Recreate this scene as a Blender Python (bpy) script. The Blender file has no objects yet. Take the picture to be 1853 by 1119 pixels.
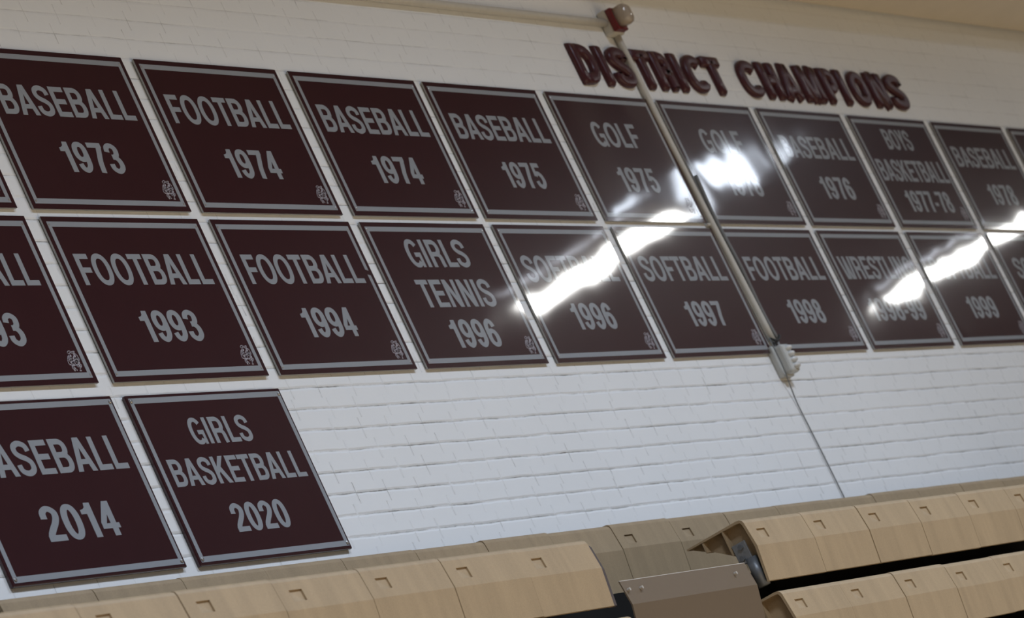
import bpy, math, random
from mathutils import Matrix, Vector, noise

random.seed(7)
SC = bpy.context.scene
COL = SC.collection
Z0 = 6.1            # height of the top edge of the upper sign row above the gym floor


def P(x, d, y):
    """wall frame (along the wall, out of the wall, up from the sign tops) -> world"""
    return Vector((x, -d, y + Z0))


# ------------------------------------------------------------------ camera, world, lights, exposure
cam_d = bpy.data.cameras.new('camera')
cam = bpy.data.objects.new('camera', cam_d)
COL.objects.link(cam)
SC.camera = cam
R = [[0.48846302, -0.42103608, 0.76428561], [-0.00998868, -0.87852775, -0.47758687], [0.87252742, 0.22564932, -0.43333391]]
C = [-10.69105, -4.51062, 6.71583]
w2b = lambda v: Vector((v[0], -v[2], v[1]))
rx, ry, rz = w2b(R[0]), -w2b(R[1]), -w2b(R[2])
m = Matrix((rx, ry, rz)).transposed().to_4x4()
m.translation = P(C[0], C[2], C[1])
cam.matrix_world = m
cam_d.sensor_fit = 'HORIZONTAL'
cam_d.sensor_width = 36.0
cam_d.lens = 7320.59 / 1853 * 36.0
cam_d.clip_end = 200
cam_d.dof.use_dof = True
cam_d.dof.focus_distance = 13.3
cam_d.dof.aperture_fstop = 5.6
cam_d.dof.aperture_blades = 9

world = bpy.data.worlds.new('world')
SC.world = world
world.use_nodes = True
bg = world.node_tree.nodes['Background']
bg.inputs[0].default_value = (0.9, 0.8, 0.65, 1)
bg.inputs[1].default_value = 0.05

SC.view_settings.view_transform = 'Standard'
SC.view_settings.look = 'None'
SC.view_settings.exposure = 0.0
SC.view_settings.gamma = 1.0
SC.view_settings.use_curve_mapping = False
SC.cycles.max_bounces = 8
SC.cycles.diffuse_bounces = 4
SC.cycles.glossy_bounces = 4
SC.cycles.sample_clamp_indirect = 4.0


def area(name, loc, sx, sy, power, color, spread=180, target=None):
    l = bpy.data.lights.new(name, 'AREA')
    l.shape = 'RECTANGLE'
    l.size, l.size_y = sx, sy
    l.energy = power
    l.color = color
    l.spread = math.radians(spread)
    o = bpy.data.objects.new(name, l)
    o.location = loc
    if target is not None:
        o.rotation_euler = (Vector(target) - Vector(loc)).to_track_quat('-Z', 'Z').to_euler()
    COL.objects.link(o)
    return o


COOL = (0.69, 0.81, 1.0)
# rows of high louvred gym lights over the court
for x, pk in ((-10.0, .8), (-3.0, .85), (3.5, 1.0), (9.5, .38)):
    for d, pw in ((6.5, 660), (12.5, 660)):
        if x < 9 or d < 7:
            area('court_lamp', P(x, d, 3.3), 1.6, 1.6, pw * pk, COOL, 139)

# ------------------------------------------------------------------ materials


def mat(name):
    m = bpy.data.materials.new(name)
    m.use_nodes = True
    nt = m.node_tree
    return m, nt, nt.nodes['Principled BSDF']


def N(nt, t, **k):
    n = nt.nodes.new(t)
    for a, v in k.items():
        setattr(n, a, v)
    return n


def plain(name, col, rough=0.5, metal=0.0, emis=None, spec=0.5, nscale=0, namp=0.08, bump=0.0):
    m, nt, b = mat(name)
    b.inputs['Base Color'].default_value = (*col, 1)
    b.inputs['Roughness'].default_value = rough
    b.inputs['Metallic'].default_value = metal
    b.inputs['Specular IOR Level'].default_value = spec
    if emis:
        b.inputs['Emission Color'].default_value = (*emis[0], 1)
        b.inputs['Emission Strength'].default_value = emis[1]
    if nscale:
        g = N(nt, 'ShaderNodeNewGeometry')
        n = N(nt, 'ShaderNodeTexNoise')
        n.inputs['Scale'].default_value = nscale
        n.inputs['Detail'].default_value = 5
        nt.links.new(g.outputs['Position'], n.inputs['Vector'])
        mx = N(nt, 'ShaderNodeMix', data_type='RGBA')
        mx.inputs[6].default_value = (*[c * (1 - namp) for c in col], 1)
        mx.inputs[7].default_value = (*[min(1, c * (1 + namp)) for c in col], 1)
        nt.links.new(n.outputs['Fac'], mx.inputs[0])
        nt.links.new(mx.outputs[2], b.inputs['Base Color'])
        if bump:
            bp = N(nt, 'ShaderNodeBump')
            bp.inputs['Strength'].default_value = 0.5
            bp.inputs['Distance'].default_value = bump
            nt.links.new(n.outputs['Fac'], bp.inputs['Height'])
            nt.links.new(bp.outputs['Normal'], b.inputs['Normal'])
    return m


def wavy(nt, b, seed=0.0):
    """thin sheet that is not quite flat, plus fine orange peel"""
    g = N(nt, 'ShaderNodeNewGeometry')
    n = N(nt, 'ShaderNodeTexNoise')
    n.inputs['Scale'].default_value = 2.2
    n.inputs['Detail'].default_value = 1.0
    n.inputs['Roughness'].default_value = 0.4
    nt.links.new(g.outputs['Position'], n.inputs['Vector'])
    bp = N(nt, 'ShaderNodeBump')
    bp.inputs['Strength'].default_value = 1.0
    bp.inputs['Distance'].default_value = WAVE
    nt.links.new(n.outputs['Fac'], bp.inputs['Height'])
    nt.links.new(bp.outputs['Normal'], b.inputs['Normal'])
    nt.links.new(bp.outputs['Normal'], b.inputs['Coat Normal'])


WAVE = 0.0028


def sign_mat(name, col, rough, metal=0.0, spec=0.08, amp=0.12, coat=1.0):
    m, nt, b = mat(name)
    b.inputs['Roughness'].default_value = rough
    b.inputs['Metallic'].default_value = metal
    b.inputs['Specular IOR Level'].default_value = spec
    g = N(nt, 'ShaderNodeNewGeometry')
    n = N(nt, 'ShaderNodeTexNoise')
    n.inputs['Scale'].default_value = 9
    n.inputs['Detail'].default_value = 8
    n.inputs['Roughness'].default_value = 0.7
    nt.links.new(g.outputs['Position'], n.inputs['Vector'])
    mx = N(nt, 'ShaderNodeMix', data_type='RGBA')
    mx.inputs[6].default_value = (*[c * (1 - amp) for c in col], 1)
    mx.inputs[7].default_value = (*[c * (1 + amp) for c in col], 1)
    nt.links.new(n.outputs['Fac'], mx.inputs[0])
    nt.links.new(mx.outputs[2], b.inputs['Base Color'])
    b.inputs['Coat Weight'].default_value = coat
    b.inputs['Coat Roughness'].default_value = 0.05
    wavy(nt, b)
    return m


M = {}
M['maroon'] = sign_mat('maroon_sign_face', (0.040, 0.0125, 0.0145), 0.33)
M['silver'] = sign_mat('silver_vinyl', (0.30, 0.312, 0.328), 0.35, amp=0.06)
M['edge'] = plain('raw_sheet_edge', (0.33, 0.33, 0.32), 0.5, nscale=14, namp=0.25)
M['letter'] = plain('maroon_moulded_plastic', (0.058, 0.015, 0.018), 0.34, spec=0.35)
M['screw'] = plain('zinc_screw', (0.45, 0.44, 0.43), 0.3, 0.8)
M['emblem'] = sign_mat('pale_emblem_print', (0.40, 0.37, 0.40), 0.35)
M['beige'] = plain('painted_conduit', (0.52, 0.49, 0.43), 0.5, nscale=30, namp=0.1, bump=0.001)
M['device'] = plain('grey_plastic', (0.50, 0.50, 0.47), 0.35, nscale=25, namp=0.06)
M['lens'] = plain('frosted_lens', (0.62, 0.62, 0.60), 0.06)
M['red'] = plain('red_plastic', (0.125, 0.010, 0.011), 0.4)
M['clear'] = plain('strobe_lens', (0.50, 0.42, 0.34), 0.08)
M['clear'].node_tree.nodes['Principled BSDF'].inputs['Transmission Weight'].default_value = 0.3
M['black'] = plain('dark_cord', (0.03, 0.03, 0.03), 0.6)
M['cord'] = plain('grey_cord', (0.15, 0.15, 0.145), 0.6)
M['steel'] = plain('grey_painted_steel', (0.13, 0.135, 0.14), 0.4, 0.3, nscale=30, namp=0.15)
M['zinc'] = plain('zinc_bracket', (0.25, 0.255, 0.26), 0.35, 0.6, nscale=60, namp=0.3)
M['panel'] = plain('taupe_panel', (0.128, 0.090, 0.056), 0.45, nscale=60, namp=0.05)
M['paleedge'] = plain('pale_edge_strip', (0.48, 0.44, 0.39), 0.5)
M['bolt'] = plain('pale_bolt', (0.42, 0.38, 0.33), 0.4, 0.2)
M['cap'] = plain('grey_end_cap', (0.085, 0.07, 0.066), 0.9, spec=0.02, nscale=80, namp=0.15)
M['frame'] = plain('shade_black_understructure', (0.012, 0.011, 0.010), 0.9, spec=0.03, nscale=4, namp=0.3)  # near black: the colour carries the shade of the bleacher gaps
M['soffit'] = plain('cream_painted_steel', (0.66, 0.58, 0.46), 0.5, nscale=6, namp=0.06)
M['floor'] = plain('maple_floor', (0.58, 0.40, 0.22), 0.4, nscale=3, namp=0.15)
M['ceiling'] = plain('ceiling_deck', (0.055, 0.042, 0.03), 0.8, nscale=2, namp=0.1)
M['farwall'] = plain('tan_block_wall', (0.11, 0.09, 0.07), 0.7, nscale=2, namp=0.08)
M['hood'] = plain('lamp_hood', (0.55, 0.56, 0.58), 0.4)
M['tube'] = plain('lit_lamp_lens', (0.9, 0.9, 0.9), 0.4, emis=((1.0, 1.0, 0.97), 26.0))
M['slot'] = plain('lit_lamp_slot', (0.9, 0.9, 0.9), 0.4, emis=((0.80, 0.86, 1.0), 5.0))
M['pane_glow'] = plain('glare_pane_glow', (0.7, 0.75, 0.8), 0.3, emis=((0.78, 0.87, 1.0), 11.0))  # glow of the added panes that put the glare on the signs


def tan_mat(name, base):
    m, nt, b = mat(name)
    b.inputs['Roughness'].default_value = 0.55
    b.inputs['Specular IOR Level'].default_value = 0.3
    g = N(nt, 'ShaderNodeNewGeometry')
    mp = N(nt, 'ShaderNodeMapping')
    mp.inputs['Scale'].default_value = (22, 4, 3.0)
    nt.links.new(g.outputs['Position'], mp.inputs['Vector'])
    n = N(nt, 'ShaderNodeTexNoise')
    n.inputs['Scale'].default_value = 1.0
    n.inputs['Detail'].default_value = 4
    nt.links.new(mp.outputs[0], n.inputs['Vector'])
    f = N(nt, 'ShaderNodeTexNoise')
    f.inputs['Scale'].default_value = 220
    f.inputs['Detail'].default_value = 2
    nt.links.new(g.outputs['Position'], f.inputs['Vector'])
    mx = N(nt, 'ShaderNodeMix', data_type='RGBA')
    mx.inputs[6].default_value = (*[c * 0.80 for c in base], 1)
    mx.inputs[7].default_value = (*[c * 1.20 for c in base], 1)
    nt.links.new(n.outputs['Fac'], mx.inputs[0])
    mu = N(nt, 'ShaderNodeMix', data_type='RGBA', blend_type='MULTIPLY')
    mu.inputs[0].default_value = 0.25
    nt.links.new(mx.outputs[2], mu.inputs[6])
    nt.links.new(f.outputs['Fac'], mu.inputs[7])
    nt.links.new(mu.outputs[2], b.inputs['Base Color'])
    bp = N(nt, 'ShaderNodeBump')
    bp.inputs['Strength'].default_value = 0.25
    bp.inputs['Distance'].default_value = 0.0015
    nt.links.new(f.outputs['Fac'], bp.inputs['Height'])
    nt.links.new(bp.outputs['Normal'], b.inputs['Normal'])
    return m


M['tan'] = tan_mat('tan_moulded_plastic', (0.355, 0.255, 0.148))


def brick_mat():
    m, nt, b = mat('white_painted_brick')
    L = nt.links.new
    b.inputs['Roughness'].default_value = 0.62
    b.inputs['Specular IOR Level'].default_value = 0.25
    g = N(nt, 'ShaderNodeNewGeometry')
    sp = N(nt, 'ShaderNodeSeparateXYZ')
    L(g.outputs['Position'], sp.inputs[0])
    # slightly wandering joints
    wn = N(nt, 'ShaderNodeTexNoise')
    wn.inputs['Scale'].default_value = 3.5
    wn.inputs['Detail'].default_value = 5
    wn.inputs['Roughness'].default_value = 0.65
    L(g.outputs['Position'], wn.inputs['Vector'])
    ws = N(nt, 'ShaderNodeSeparateColor')
    L(wn.outputs['Color'], ws.inputs[0])

    def off(src, ch, amp, bias):
        s1 = N(nt, 'ShaderNodeMath', operation='MULTIPLY_ADD')
        L(ws.outputs[ch], s1.inputs[0])
        s1.inputs[1].default_value = amp
        s1.inputs[2].default_value = bias - amp / 2
        s2 = N(nt, 'ShaderNodeMath', operation='ADD')
        L(src, s2.inputs[0])
        L(s1.outputs[0], s2.inputs[1])
        return s2.outputs[0]
    cx = off(sp.outputs['X'], 0, 0.020, 20.0 + BRX)
    cz = off(sp.outputs['Z'], 1, 0.012, 80 * CS - (Z0 - 1.549))
    cb = N(nt, 'ShaderNodeCombineXYZ')
    L(cx, cb.inputs[0])
    L(cz, cb.inputs[1])

    # head joints: every course shifted at random, bricks of uneven length
    def m_(op, a, b_=None, c_=None):
        t = N(nt, 'ShaderNodeMath', operation=op)
        for k_, v in enumerate((a, b_, c_)):
            if v is None:
                continue
            if hasattr(v, 'node'):
                L(v, t.inputs[k_])
            else:
                t.inputs[k_].default_value = v
        return t.outputs[0]
    row = m_('FLOOR', m_('DIVIDE', m_('ADD', cz, CS / 2), CS))
    wr = N(nt, 'ShaderNodeTexWhiteNoise', noise_dimensions='1D')
    L(row, wr.inputs['W'])
    vx = N(nt, 'ShaderNodeCombineXYZ')
    L(m_('MULTIPLY', cx, 2.7), vx.inputs[0])
    L(m_('MULTIPLY', row, 7.3), vx.inputs[1])
    jn = N(nt, 'ShaderNodeTexNoise')
    jn.inputs['Scale'].default_value = 1.0
    jn.inputs['Detail'].default_value = 1.0
    L(vx.outputs[0], jn.inputs['Vector'])
    xs = m_('ADD', m_('MULTIPLY_ADD', wr.outputs['Value'], .21, cx), m_('MULTIPLY', jn.outputs['Fac'], .14))
    hd = m_('PINGPONG', xs, .105)
    fine = N(nt, 'ShaderNodeTexNoise')
    fine.inputs['Scale'].default_value = 30
    fine.inputs['Detail'].default_value = 3
    L(g.outputs['Position'], fine.inputs['Vector'])
    hd = m_('MULTIPLY_ADD', m_('SUBTRACT', fine.outputs['Fac'], .5), .006, hd)
    pp0 = m_('PINGPONG', cz, CS / 2)
    pp0 = m_('MULTIPLY_ADD', m_('SUBTRACT', fine.outputs['Fac'], .5), .0045, pp0)

    def band(v, lo, hi):
        t = N(nt, 'ShaderNodeMapRange', interpolation_type='SMOOTHSTEP')
        t.inputs['From Min'].default_value = lo
        t.inputs['From Max'].default_value = hi
        t.inputs['To Min'].default_value = 1.0
        t.inputs['To Max'].default_value = 0.0
        L(v, t.inputs['Value'])
        return t.outputs[0]
    # only some head joints still read through the paint
    hm = N(nt, 'ShaderNodeTexNoise')
    hm.inputs['Scale'].default_value = 5.0
    hm.inputs['Detail'].default_value = 3
    L(g.outputs['Position'], hm.inputs['Vector'])
    hmask = N(nt, 'ShaderNodeMapRange')
    hmask.inputs['From Min'].default_value = .42
    hmask.inputs['From Max'].default_value = .62
    hmask.inputs['To Min'].default_value = .5
    L(hm.outputs['Fac'], hmask.inputs['Value'])
    head_w = m_('MULTIPLY', band(hd, .001, .010), hmask.outputs[0])
    head_t = m_('MULTIPLY', band(hd, .0006, .0022), hmask.outputs[0])
    wide_f = m_('MAXIMUM', band(pp0, .001, .010), head_w)
    # horizontal bed joints only (dark open cracks are mostly there)
    bed = N(nt, 'ShaderNodeMapRange')
    bed.inputs['From Min'].default_value = 0.0010
    bed.inputs['From Max'].default_value = 0.0030
    bed.inputs['To Min'].default_value = 1.0
    bed.inputs['To Max'].default_value = 0.0
    L(pp0, bed.inputs['Value'])
    # the open cracks come and go
    cn = N(nt, 'ShaderNodeTexNoise')
    cn.inputs['Scale'].default_value = 3.0
    cn.inputs['Detail'].default_value = 6
    cn.inputs['Roughness'].default_value = 0.7
    mpc = N(nt, 'ShaderNodeMapping')
    mpc.inputs['Scale'].default_value = (1.0, 1.0, 2.0)
    mpc.inputs['Location'].default_value = (3.1, 0, 7.7)
    L(g.outputs['Position'], mpc.inputs['Vector'])
    L(mpc.outputs[0], cn.inputs['Vector'])
    cr = N(nt, 'ShaderNodeMapRange')
    cr.inputs['From Min'].default_value = 0.40
    cr.inputs['From Max'].default_value = 0.62
    L(cn.outputs['Fac'], cr.inputs['Value'])
    # joints are filled flush with paint higher on the wall
    hz = N(nt, 'ShaderNodeMapRange')
    hz.inputs['From Min'].default_value = Z0 + 0.75
    hz.inputs['From Max'].default_value = Z0 - 0.9
    hz.inputs['To Min'].default_value = 0.05
    hz.inputs['To Max'].default_value = 1.0
    L(sp.outputs['Z'], hz.inputs['Value'])
    crk = N(nt, 'ShaderNodeMath', operation='MULTIPLY')
    L(bed.outputs[0], crk.inputs[0])
    L(cr.outputs[0], crk.inputs[1])
    crk2 = N(nt, 'ShaderNodeMath', operation='MULTIPLY')
    L(crk.outputs[0], crk2.inputs[0])
    L(hz.outputs[0], crk2.inputs[1])
    th2 = N(nt, 'ShaderNodeMath', operation='MULTIPLY')
    L(head_t, th2.inputs[0])
    L(cr.outputs[0], th2.inputs[1])
    th3 = N(nt, 'ShaderNodeMath', operation='MULTIPLY')
    L(th2.outputs[0], th3.inputs[0])
    th3.inputs[1].default_value = 0.8
    mxm = N(nt, 'ShaderNodeMath', operation='MAXIMUM')
    L(crk2.outputs[0], mxm.inputs[0])
    L(th3.outputs[0], mxm.inputs[1])
    # paint colour with faint dirt mottling
    dn = N(nt, 'ShaderNodeTexNoise')
    dn.inputs['Scale'].default_value = 1.3
    dn.inputs['Detail'].default_value = 8
    dn.inputs['Roughness'].default_value = 0.6
    L(g.outputs['Position'], dn.inputs['Vector'])
    paint = N(nt, 'ShaderNodeMix', data_type='RGBA')
    paint.inputs[6].default_value = (0.74, 0.735, 0.72, 1)
    paint.inputs[7].default_value = (0.80, 0.797, 0.785, 1)
    L(dn.outputs['Fac'], paint.inputs[0])
    colr = N(nt, 'ShaderNodeMix', data_type='RGBA')
    colr.inputs[7].default_value = (0.20, 0.185, 0.16, 1)
    L(paint.outputs[2], colr.inputs[6])
    L(mxm.outputs[0], colr.inputs[0])
    # little chips
    L(colr.outputs[2], b.inputs['Base Color'])
    # relief: joints sink, brick faces are a bit lumpy
    fn = N(nt, 'ShaderNodeTexNoise')
    fn.inputs['Scale'].default_value = 26
    fn.inputs['Detail'].default_value = 6
    L(g.outputs['Position'], fn.inputs['Vector'])
    hzw = N(nt, 'ShaderNodeMath', operation='MULTIPLY')
    L(wide_f, hzw.inputs[0])
    L(hz.outputs[0], hzw.inputs[1])
    h1 = N(nt, 'ShaderNodeMath', operation='MULTIPLY_ADD')
    L(hzw.outputs[0], h1.inputs[0])
    h1.inputs[1].default_value = -1.0
    h1.inputs[2].default_value = 1.0
    h2 = N(nt, 'ShaderNodeMath', operation='MULTIPLY_ADD')
    L(fn.outputs['Fac'], h2.inputs[0])
    h2.inputs[1].default_value = 0.55
    L(h1.outputs[0], h2.inputs[2])
    bp = N(nt, 'ShaderNodeBump')
    bp.inputs['Strength'].default_value = 0.6
    bp.inputs['Distance'].default_value = 0.004
    L(h2.outputs[0], bp.inputs['Height'])
    L(bp.outputs['Normal'], b.inputs['Normal'])
    return m


BRX, CS = 0.055, 0.0815      # brick course height
M['brick'] = brick_mat()

# ------------------------------------------------------------------ mesh helpers


class MB:
    def __init__(s):
        s.v, s.f = [], []

    def quad(s, a, b, c, d):
        n = len(s.v)
        s.v += [tuple(a), tuple(b), tuple(c), tuple(d)]
        s.f.append((n, n + 1, n + 2, n + 3))

    def box(s, x0, x1, y0, y1, z0, z1):
        n = len(s.v)
        s.v += [(x, y, z) for x in (x0, x1) for y in (y0, y1) for z in (z0, z1)]
        s.f += [tuple(n + i for i in q) for q in ((0, 1, 3, 2), (4, 6, 7, 5), (0, 4, 5, 1), (2, 3, 7, 6), (0, 2, 6, 4), (1, 5, 7, 3))]
        return s

    def extr(s, poly, a0, a1, axis='y'):
        """closed polygon extruded along an axis; poly in the other two coordinates"""
        k = len(poly)
        n = len(s.v)

        def mk(p, a):
            return {'y': (p[0], a, p[1]), 'x': (a, p[0], p[1]), 'z': (p[0], p[1], a)}[axis]
        s.v += [mk(p, a0) for p in poly] + [mk(p, a1) for p in poly]
        s.f.append(tuple(n + i for i in range(k)))
        s.f.append(tuple(n + k + i for i in reversed(range(k))))
        for i in range(k):
            j = (i + 1) % k
            s.f.append((n + j, n + i, n + k + i, n + k + j))
        return s

    def tube(s, pts, r, seg=10, cap=True):
        pts = [Vector(p) for p in pts]
        n0 = len(s.v)
        up = Vector((0.3, 0.5, 0.8)).normalized()
        for i, p in enumerate(pts):
            t = (pts[min(i + 1, len(pts) - 1)] - pts[max(i - 1, 0)]).normalized()
            a = t.cross(up).normalized()
            b = t.cross(a).normalized()
            for k in range(seg):
                th = 2 * math.pi * k / seg
                s.v.append(tuple(p + (a * math.cos(th) + b * math.sin(th)) * r))
        for i in range(len(pts) - 1):
            for k in range(seg):
                k2 = (k + 1) % seg
                s.f.append((n0 + i * seg + k, n0 + i * seg + k2, n0 + (i + 1) * seg + k2, n0 + (i + 1) * seg + k))
        if cap:
            s.f.append(tuple(n0 + k for k in reversed(range(seg))))
            s.f.append(tuple(n0 + (len(pts) - 1) * seg + k for k in range(seg)))
        return s

    def build(s, name, m, parent=None, smooth=False, loc=None, bevel=0, seg=2):
        import bmesh
        me = bpy.data.meshes.new(name)
        me.from_pydata(s.v, [], s.f)
        bm = bmesh.new()
        bm.from_mesh(me)
        bmesh.ops.remove_doubles(bm, verts=bm.verts, dist=1e-6)
        bmesh.ops.recalc_face_normals(bm, faces=bm.faces)
        big = [f for f in bm.faces if len(f.verts) > 4]
        if big:
            bmesh.ops.triangulate(bm, faces=big)
        bm.to_mesh(me)
        bm.free()
        me.materials.append(m)
        o = bpy.data.objects.new(name, me)
        COL.objects.link(o)
        if parent:
            o.parent = parent
        if loc is not None:
            o.location = loc
        if smooth:
            for p in me.polygons:
                p.use_smooth = True
        if bevel:
            b = o.modifiers.new('bevel', 'BEVEL')
            b.width = bevel
            b.segments = seg
            b.limit_method = 'ANGLE'
            b.angle_limit = math.radians(40)
        return o


def tag(o, label, cat, group=None):
    o['label'] = label
    o['category'] = cat
    if group:
        o['group'] = group
    return o


def thing(name, loc, label, cat, group=None):
    o = bpy.data.objects.new(name, None)
    o.empty_display_size = 0.1
    o.location = loc
    COL.objects.link(o)
    return tag(o, label, cat, group)


def struct(o):
    o['kind'] = 'structure'
    return o


# ------------------------------------------------------------------ room
struct(MB().box(-16, 26, 0, 0.3, 0, 10.2).build('wall_back', M['brick']))
struct(MB().box(-16, 26, -24, 0.3, -0.2, 0).build('floor', M['floor']))
struct(MB().box(-16, 26, -24, 0.3, 10.2, 10.4).build('ceiling', M['ceiling']))
struct(MB().box(-16.2, -16, -24, 0.3, 0, 10.2).build('wall_left', M['farwall']))
struct(MB().box(26, 26.2, -24, 0.3, 0, 10.2).build('wall_right', M['farwall']))
struct(MB().box(-16, 26, -24.2, -24, 0, 10.2).build('wall_front', M['farwall']))
# cream ledge high on the wall: sloped-edge soffit beam
y0 = Z0 + 0.617
b = MB()
b.extr([(0, y0 + 0.03), (-0.02, y0 + 0.03), (-0.02, y0), (-0.285, y0 + 0.002), (-0.297, y0 + 0.008), (-0.302, y0 + 0.030), (-0.25, y0 + 0.036),
        (-0.25, y0 + 0.42), (0, y0 + 0.42)], -16, 26, 'x')
struct(b.build('trim_1', M['soffit']))

# ------------------------------------------------------------------ lettering


def arc(cx, cy, rx, ry, a0, a1, n=18, e=2.25):
    out = []
    for i in range(n + 1):
        t = math.radians(a0 + (a1 - a0) * i / n)
        c, s_ = math.cos(t), math.sin(t)
        out.append((cx + rx * math.copysign(abs(c) ** (2 / e), c), cy + ry * math.copysign(abs(s_) ** (2 / e), s_)))
    return out


def spline(pts, n=6):
    out = []
    q = [pts[0]] + list(pts) + [pts[-1]]
    for i in range(1, len(q) - 2):
        p0, p1, p2, p3 = q[i - 1], q[i], q[i + 1], q[i + 2]
        for k in range(n):
            t = k / n
            out.append(tuple(0.5 * (2 * p1[j] + (p2[j] - p0[j]) * t + (2 * p0[j] - 5 * p1[j] + 4 * p2[j] - p3[j]) * t * t
                                    + (3 * p1[j] - p0[j] - 3 * p2[j] + p3[j]) * t ** 3) for j in (0, 1)))
    out.append(tuple(pts[-1]))
    return out


TV, TH = 0.205, 0.165
K = 1.208


def rect(x0, y0, x1, y1):
    return ('p', [(x0, y0), (x1, y0), (x1, y1), (x0, y1)])


def glyph(c):
    """(ink width, left bearing, right bearing, pieces); pieces: ('p', polygon) or ('s', centre line); cap height 1"""
    a, b, ov = TV / 2, TH / 2, 0.014
    W = {'A': .69, 'B': .61, 'C': .64, 'D': .61, 'E': .55, 'F': .52, 'G': .66, 'H': .59, 'I': .15, 'K': .65, 'L': .51, 'M': .71, 'N': .58,
         'O': .70, 'P': .57, 'R': .62, 'S': .60, 'T': .57, 'W': .93, 'Y': .64, '1': .32, '-': .25}.get(c, .485)
    lb = {'A': .015, 'B': .065, 'C': .045, 'G': .045, 'O': .04, 'S': .035, 'T': .02, 'W': .01, 'Y': .015, '1': .05, '-': .04}.get(c, .035 if c.isdigit() else .065)
    rb = {'A': .015, 'B': .04, 'C': .04, 'D': .04, 'G': .055, 'O': .04, 'S': .035, 'T': .02, 'W': .01, 'Y': .015, 'H': .065, 'I': .065, 'M': .065,
          'N': .065, 'F': .015, 'L': .015, 'E': .035, 'K': .01, 'P': .03, 'R': .045, '1': .07, '-': .04}.get(c, .035)
    w = W * K
    g = []
    S = lambda pts: g.append(('s', pts))
    Q = lambda pts: g.append(('p', pts))
    sc = lambda pts: [(x * w, y) for x, y in pts]
    if c == 'O':
        S(arc(w / 2, .5, w / 2 - a, .5 - b + ov, 0, 360, 40))
    elif c == 'C':
        S(arc(w / 2, .5, w / 2 - a, .5 - b + ov, 36, 324, 34))
    elif c == 'G':
        S(arc(w / 2, .5, w / 2 - a, .5 - b + ov, 36, 318, 34))
        g.append(rect(w - .15, 0, w, .52))
        g.append(rect(w * .54, .37, w, .53))
    elif c == 'D':
        g.append(rect(0, 0, TV, 1))
        S([(TV * .5, 1 - b), (w * .40, 1 - b)] + arc(w * .40, .5, w - a - w * .40, .5 - b, 90, -90, 20)[1:-1] + [(w * .40, b), (TV * .5, b)])
    elif c in 'BPR':
        g.append(rect(0, 0, TV, 1))
        mid = {'B': .525, 'P': .45, 'R': .47}[c]
        rr = (w * .955 if c == 'B' else w - (.02 if c == 'R' else 0)) - a
        S([(TV * .5, 1 - b), (w * .5, 1 - b)] + arc(w * .5, (1 - b + mid) / 2, rr - w * .5, (1 - b - mid) / 2, 90, -90, 14)[1:-1] + [(w * .5, mid), (TV * .5, mid)])
        if c == 'B':
            S([(TV * .5, mid), (w * .52, mid)] + arc(w * .52, (b + mid) / 2, w - a - w * .52, (mid - b) / 2, 90, -90, 14)[1:-1] + [(w * .52, b), (TV * .5, b)])
        if c == 'R':
            S(spline([(w * .52, .47), (w * .74, .43), (w - a - .03, .32), (w - a - .02, .12), (w - a + .005, -.0)], 6))
    elif c == 'S':
        S(spline(sc([(.90, .70), (.82, .86), (.5, .935), (.19, .85), (.165, .68), (.36, .565), (.64, .485), (.85, .36), (.82, .16), (.5, .065), (.18, .14), (.11, .32)]), 5))
    elif c == 'E':
        g += [rect(0, 0, TV, 1), rect(0, 1 - TH, w, 1), rect(0, .425, w * .93, .425 + TH), rect(0, 0, w, TH)]
    elif c == 'F':
        g += [rect(0, 0, TV, 1), rect(0, 1 - TH, w, 1), rect(0, .40, w * .90, .40 + TH)]
    elif c == 'L':
        g += [rect(0, 0, TV, 1), rect(0, 0, w, TH)]
    elif c == 'H':
        g += [rect(0, 0, TV, 1), rect(w - TV, 0, w, 1), rect(0, .43, w, .43 + TH)]
    elif c == 'I':
        w = TV
        g += [rect(0, 0, TV, 1)]
    elif c == 'T':
        g += [rect(0, 1 - TH, w, 1), rect(w / 2 - a, 0, w / 2 + a, 1)]
    elif c == 'A':
        Q([(0, 0), (.215, 0), (w / 2 + .085, 1), (w / 2 - .125, 1)])
        Q([(w - .215, 0), (w, 0), (w / 2 + .125, 1), (w / 2 - .085, 1)])
        g.append(rect(w * .24, .21, w * .76, .36))
    elif c == 'M':
        g += [rect(0, 0, .185, 1), rect(w - .185, 0, w, 1)]
        Q([(0, 1), (.26, 1), (w / 2 + .10, 0), (w / 2 - .10, 0)])
        Q([(w - .26, 1), (w, 1), (w / 2 + .10, 0), (w / 2 - .10, 0)])
    elif c == 'N':
        g += [rect(0, 0, .19, 1), rect(w - .19, 0, w, 1)]
        Q([(0, 1), (.215, 1), (w, 0), (w - .215, 0)])
    elif c == 'K':
        g += [rect(0, 0, TV, 1)]
        Q([(TV * .8, .30), (TV * .8, .57), (w - .285, 1), (w - .02, 1)])
        Q([(TV + .05, .47), (TV + .20, .64), (w + .01, 0), (w - .245, 0)])
    elif c == 'W':
        q = .20
        for x0, x1 in ((0, .20), (.41, .20)):
            Q([(w * x0, 1), (w * x0 + q, 1), (w * (x0 + .285) + .02, 0), (w * (x0 + .285) - q + .03, 0)])
        for x0, x1 in ((.59, .0), (1.0, .0)):
            Q([(w * x0, 1), (w * x0 - q, 1), (w * (x0 - .285) - .02, 0), (w * (x0 - .285) + q - .03, 0)])
    elif c == 'Y':
        g.append(rect(w / 2 - a, 0, w / 2 + a, .42))
        Q([(0, 1), (.235, 1), (w / 2 + a, .40), (w / 2 - a, .36)])
        Q([(w, 1), (w - .235, 1), (w / 2 - a, .40), (w / 2 + a, .36)])
    elif c == '0':
        S(arc(w / 2, .5, w / 2 - a + .01, .5 - b + ov, 0, 360, 36))
    elif c == '1':
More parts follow.
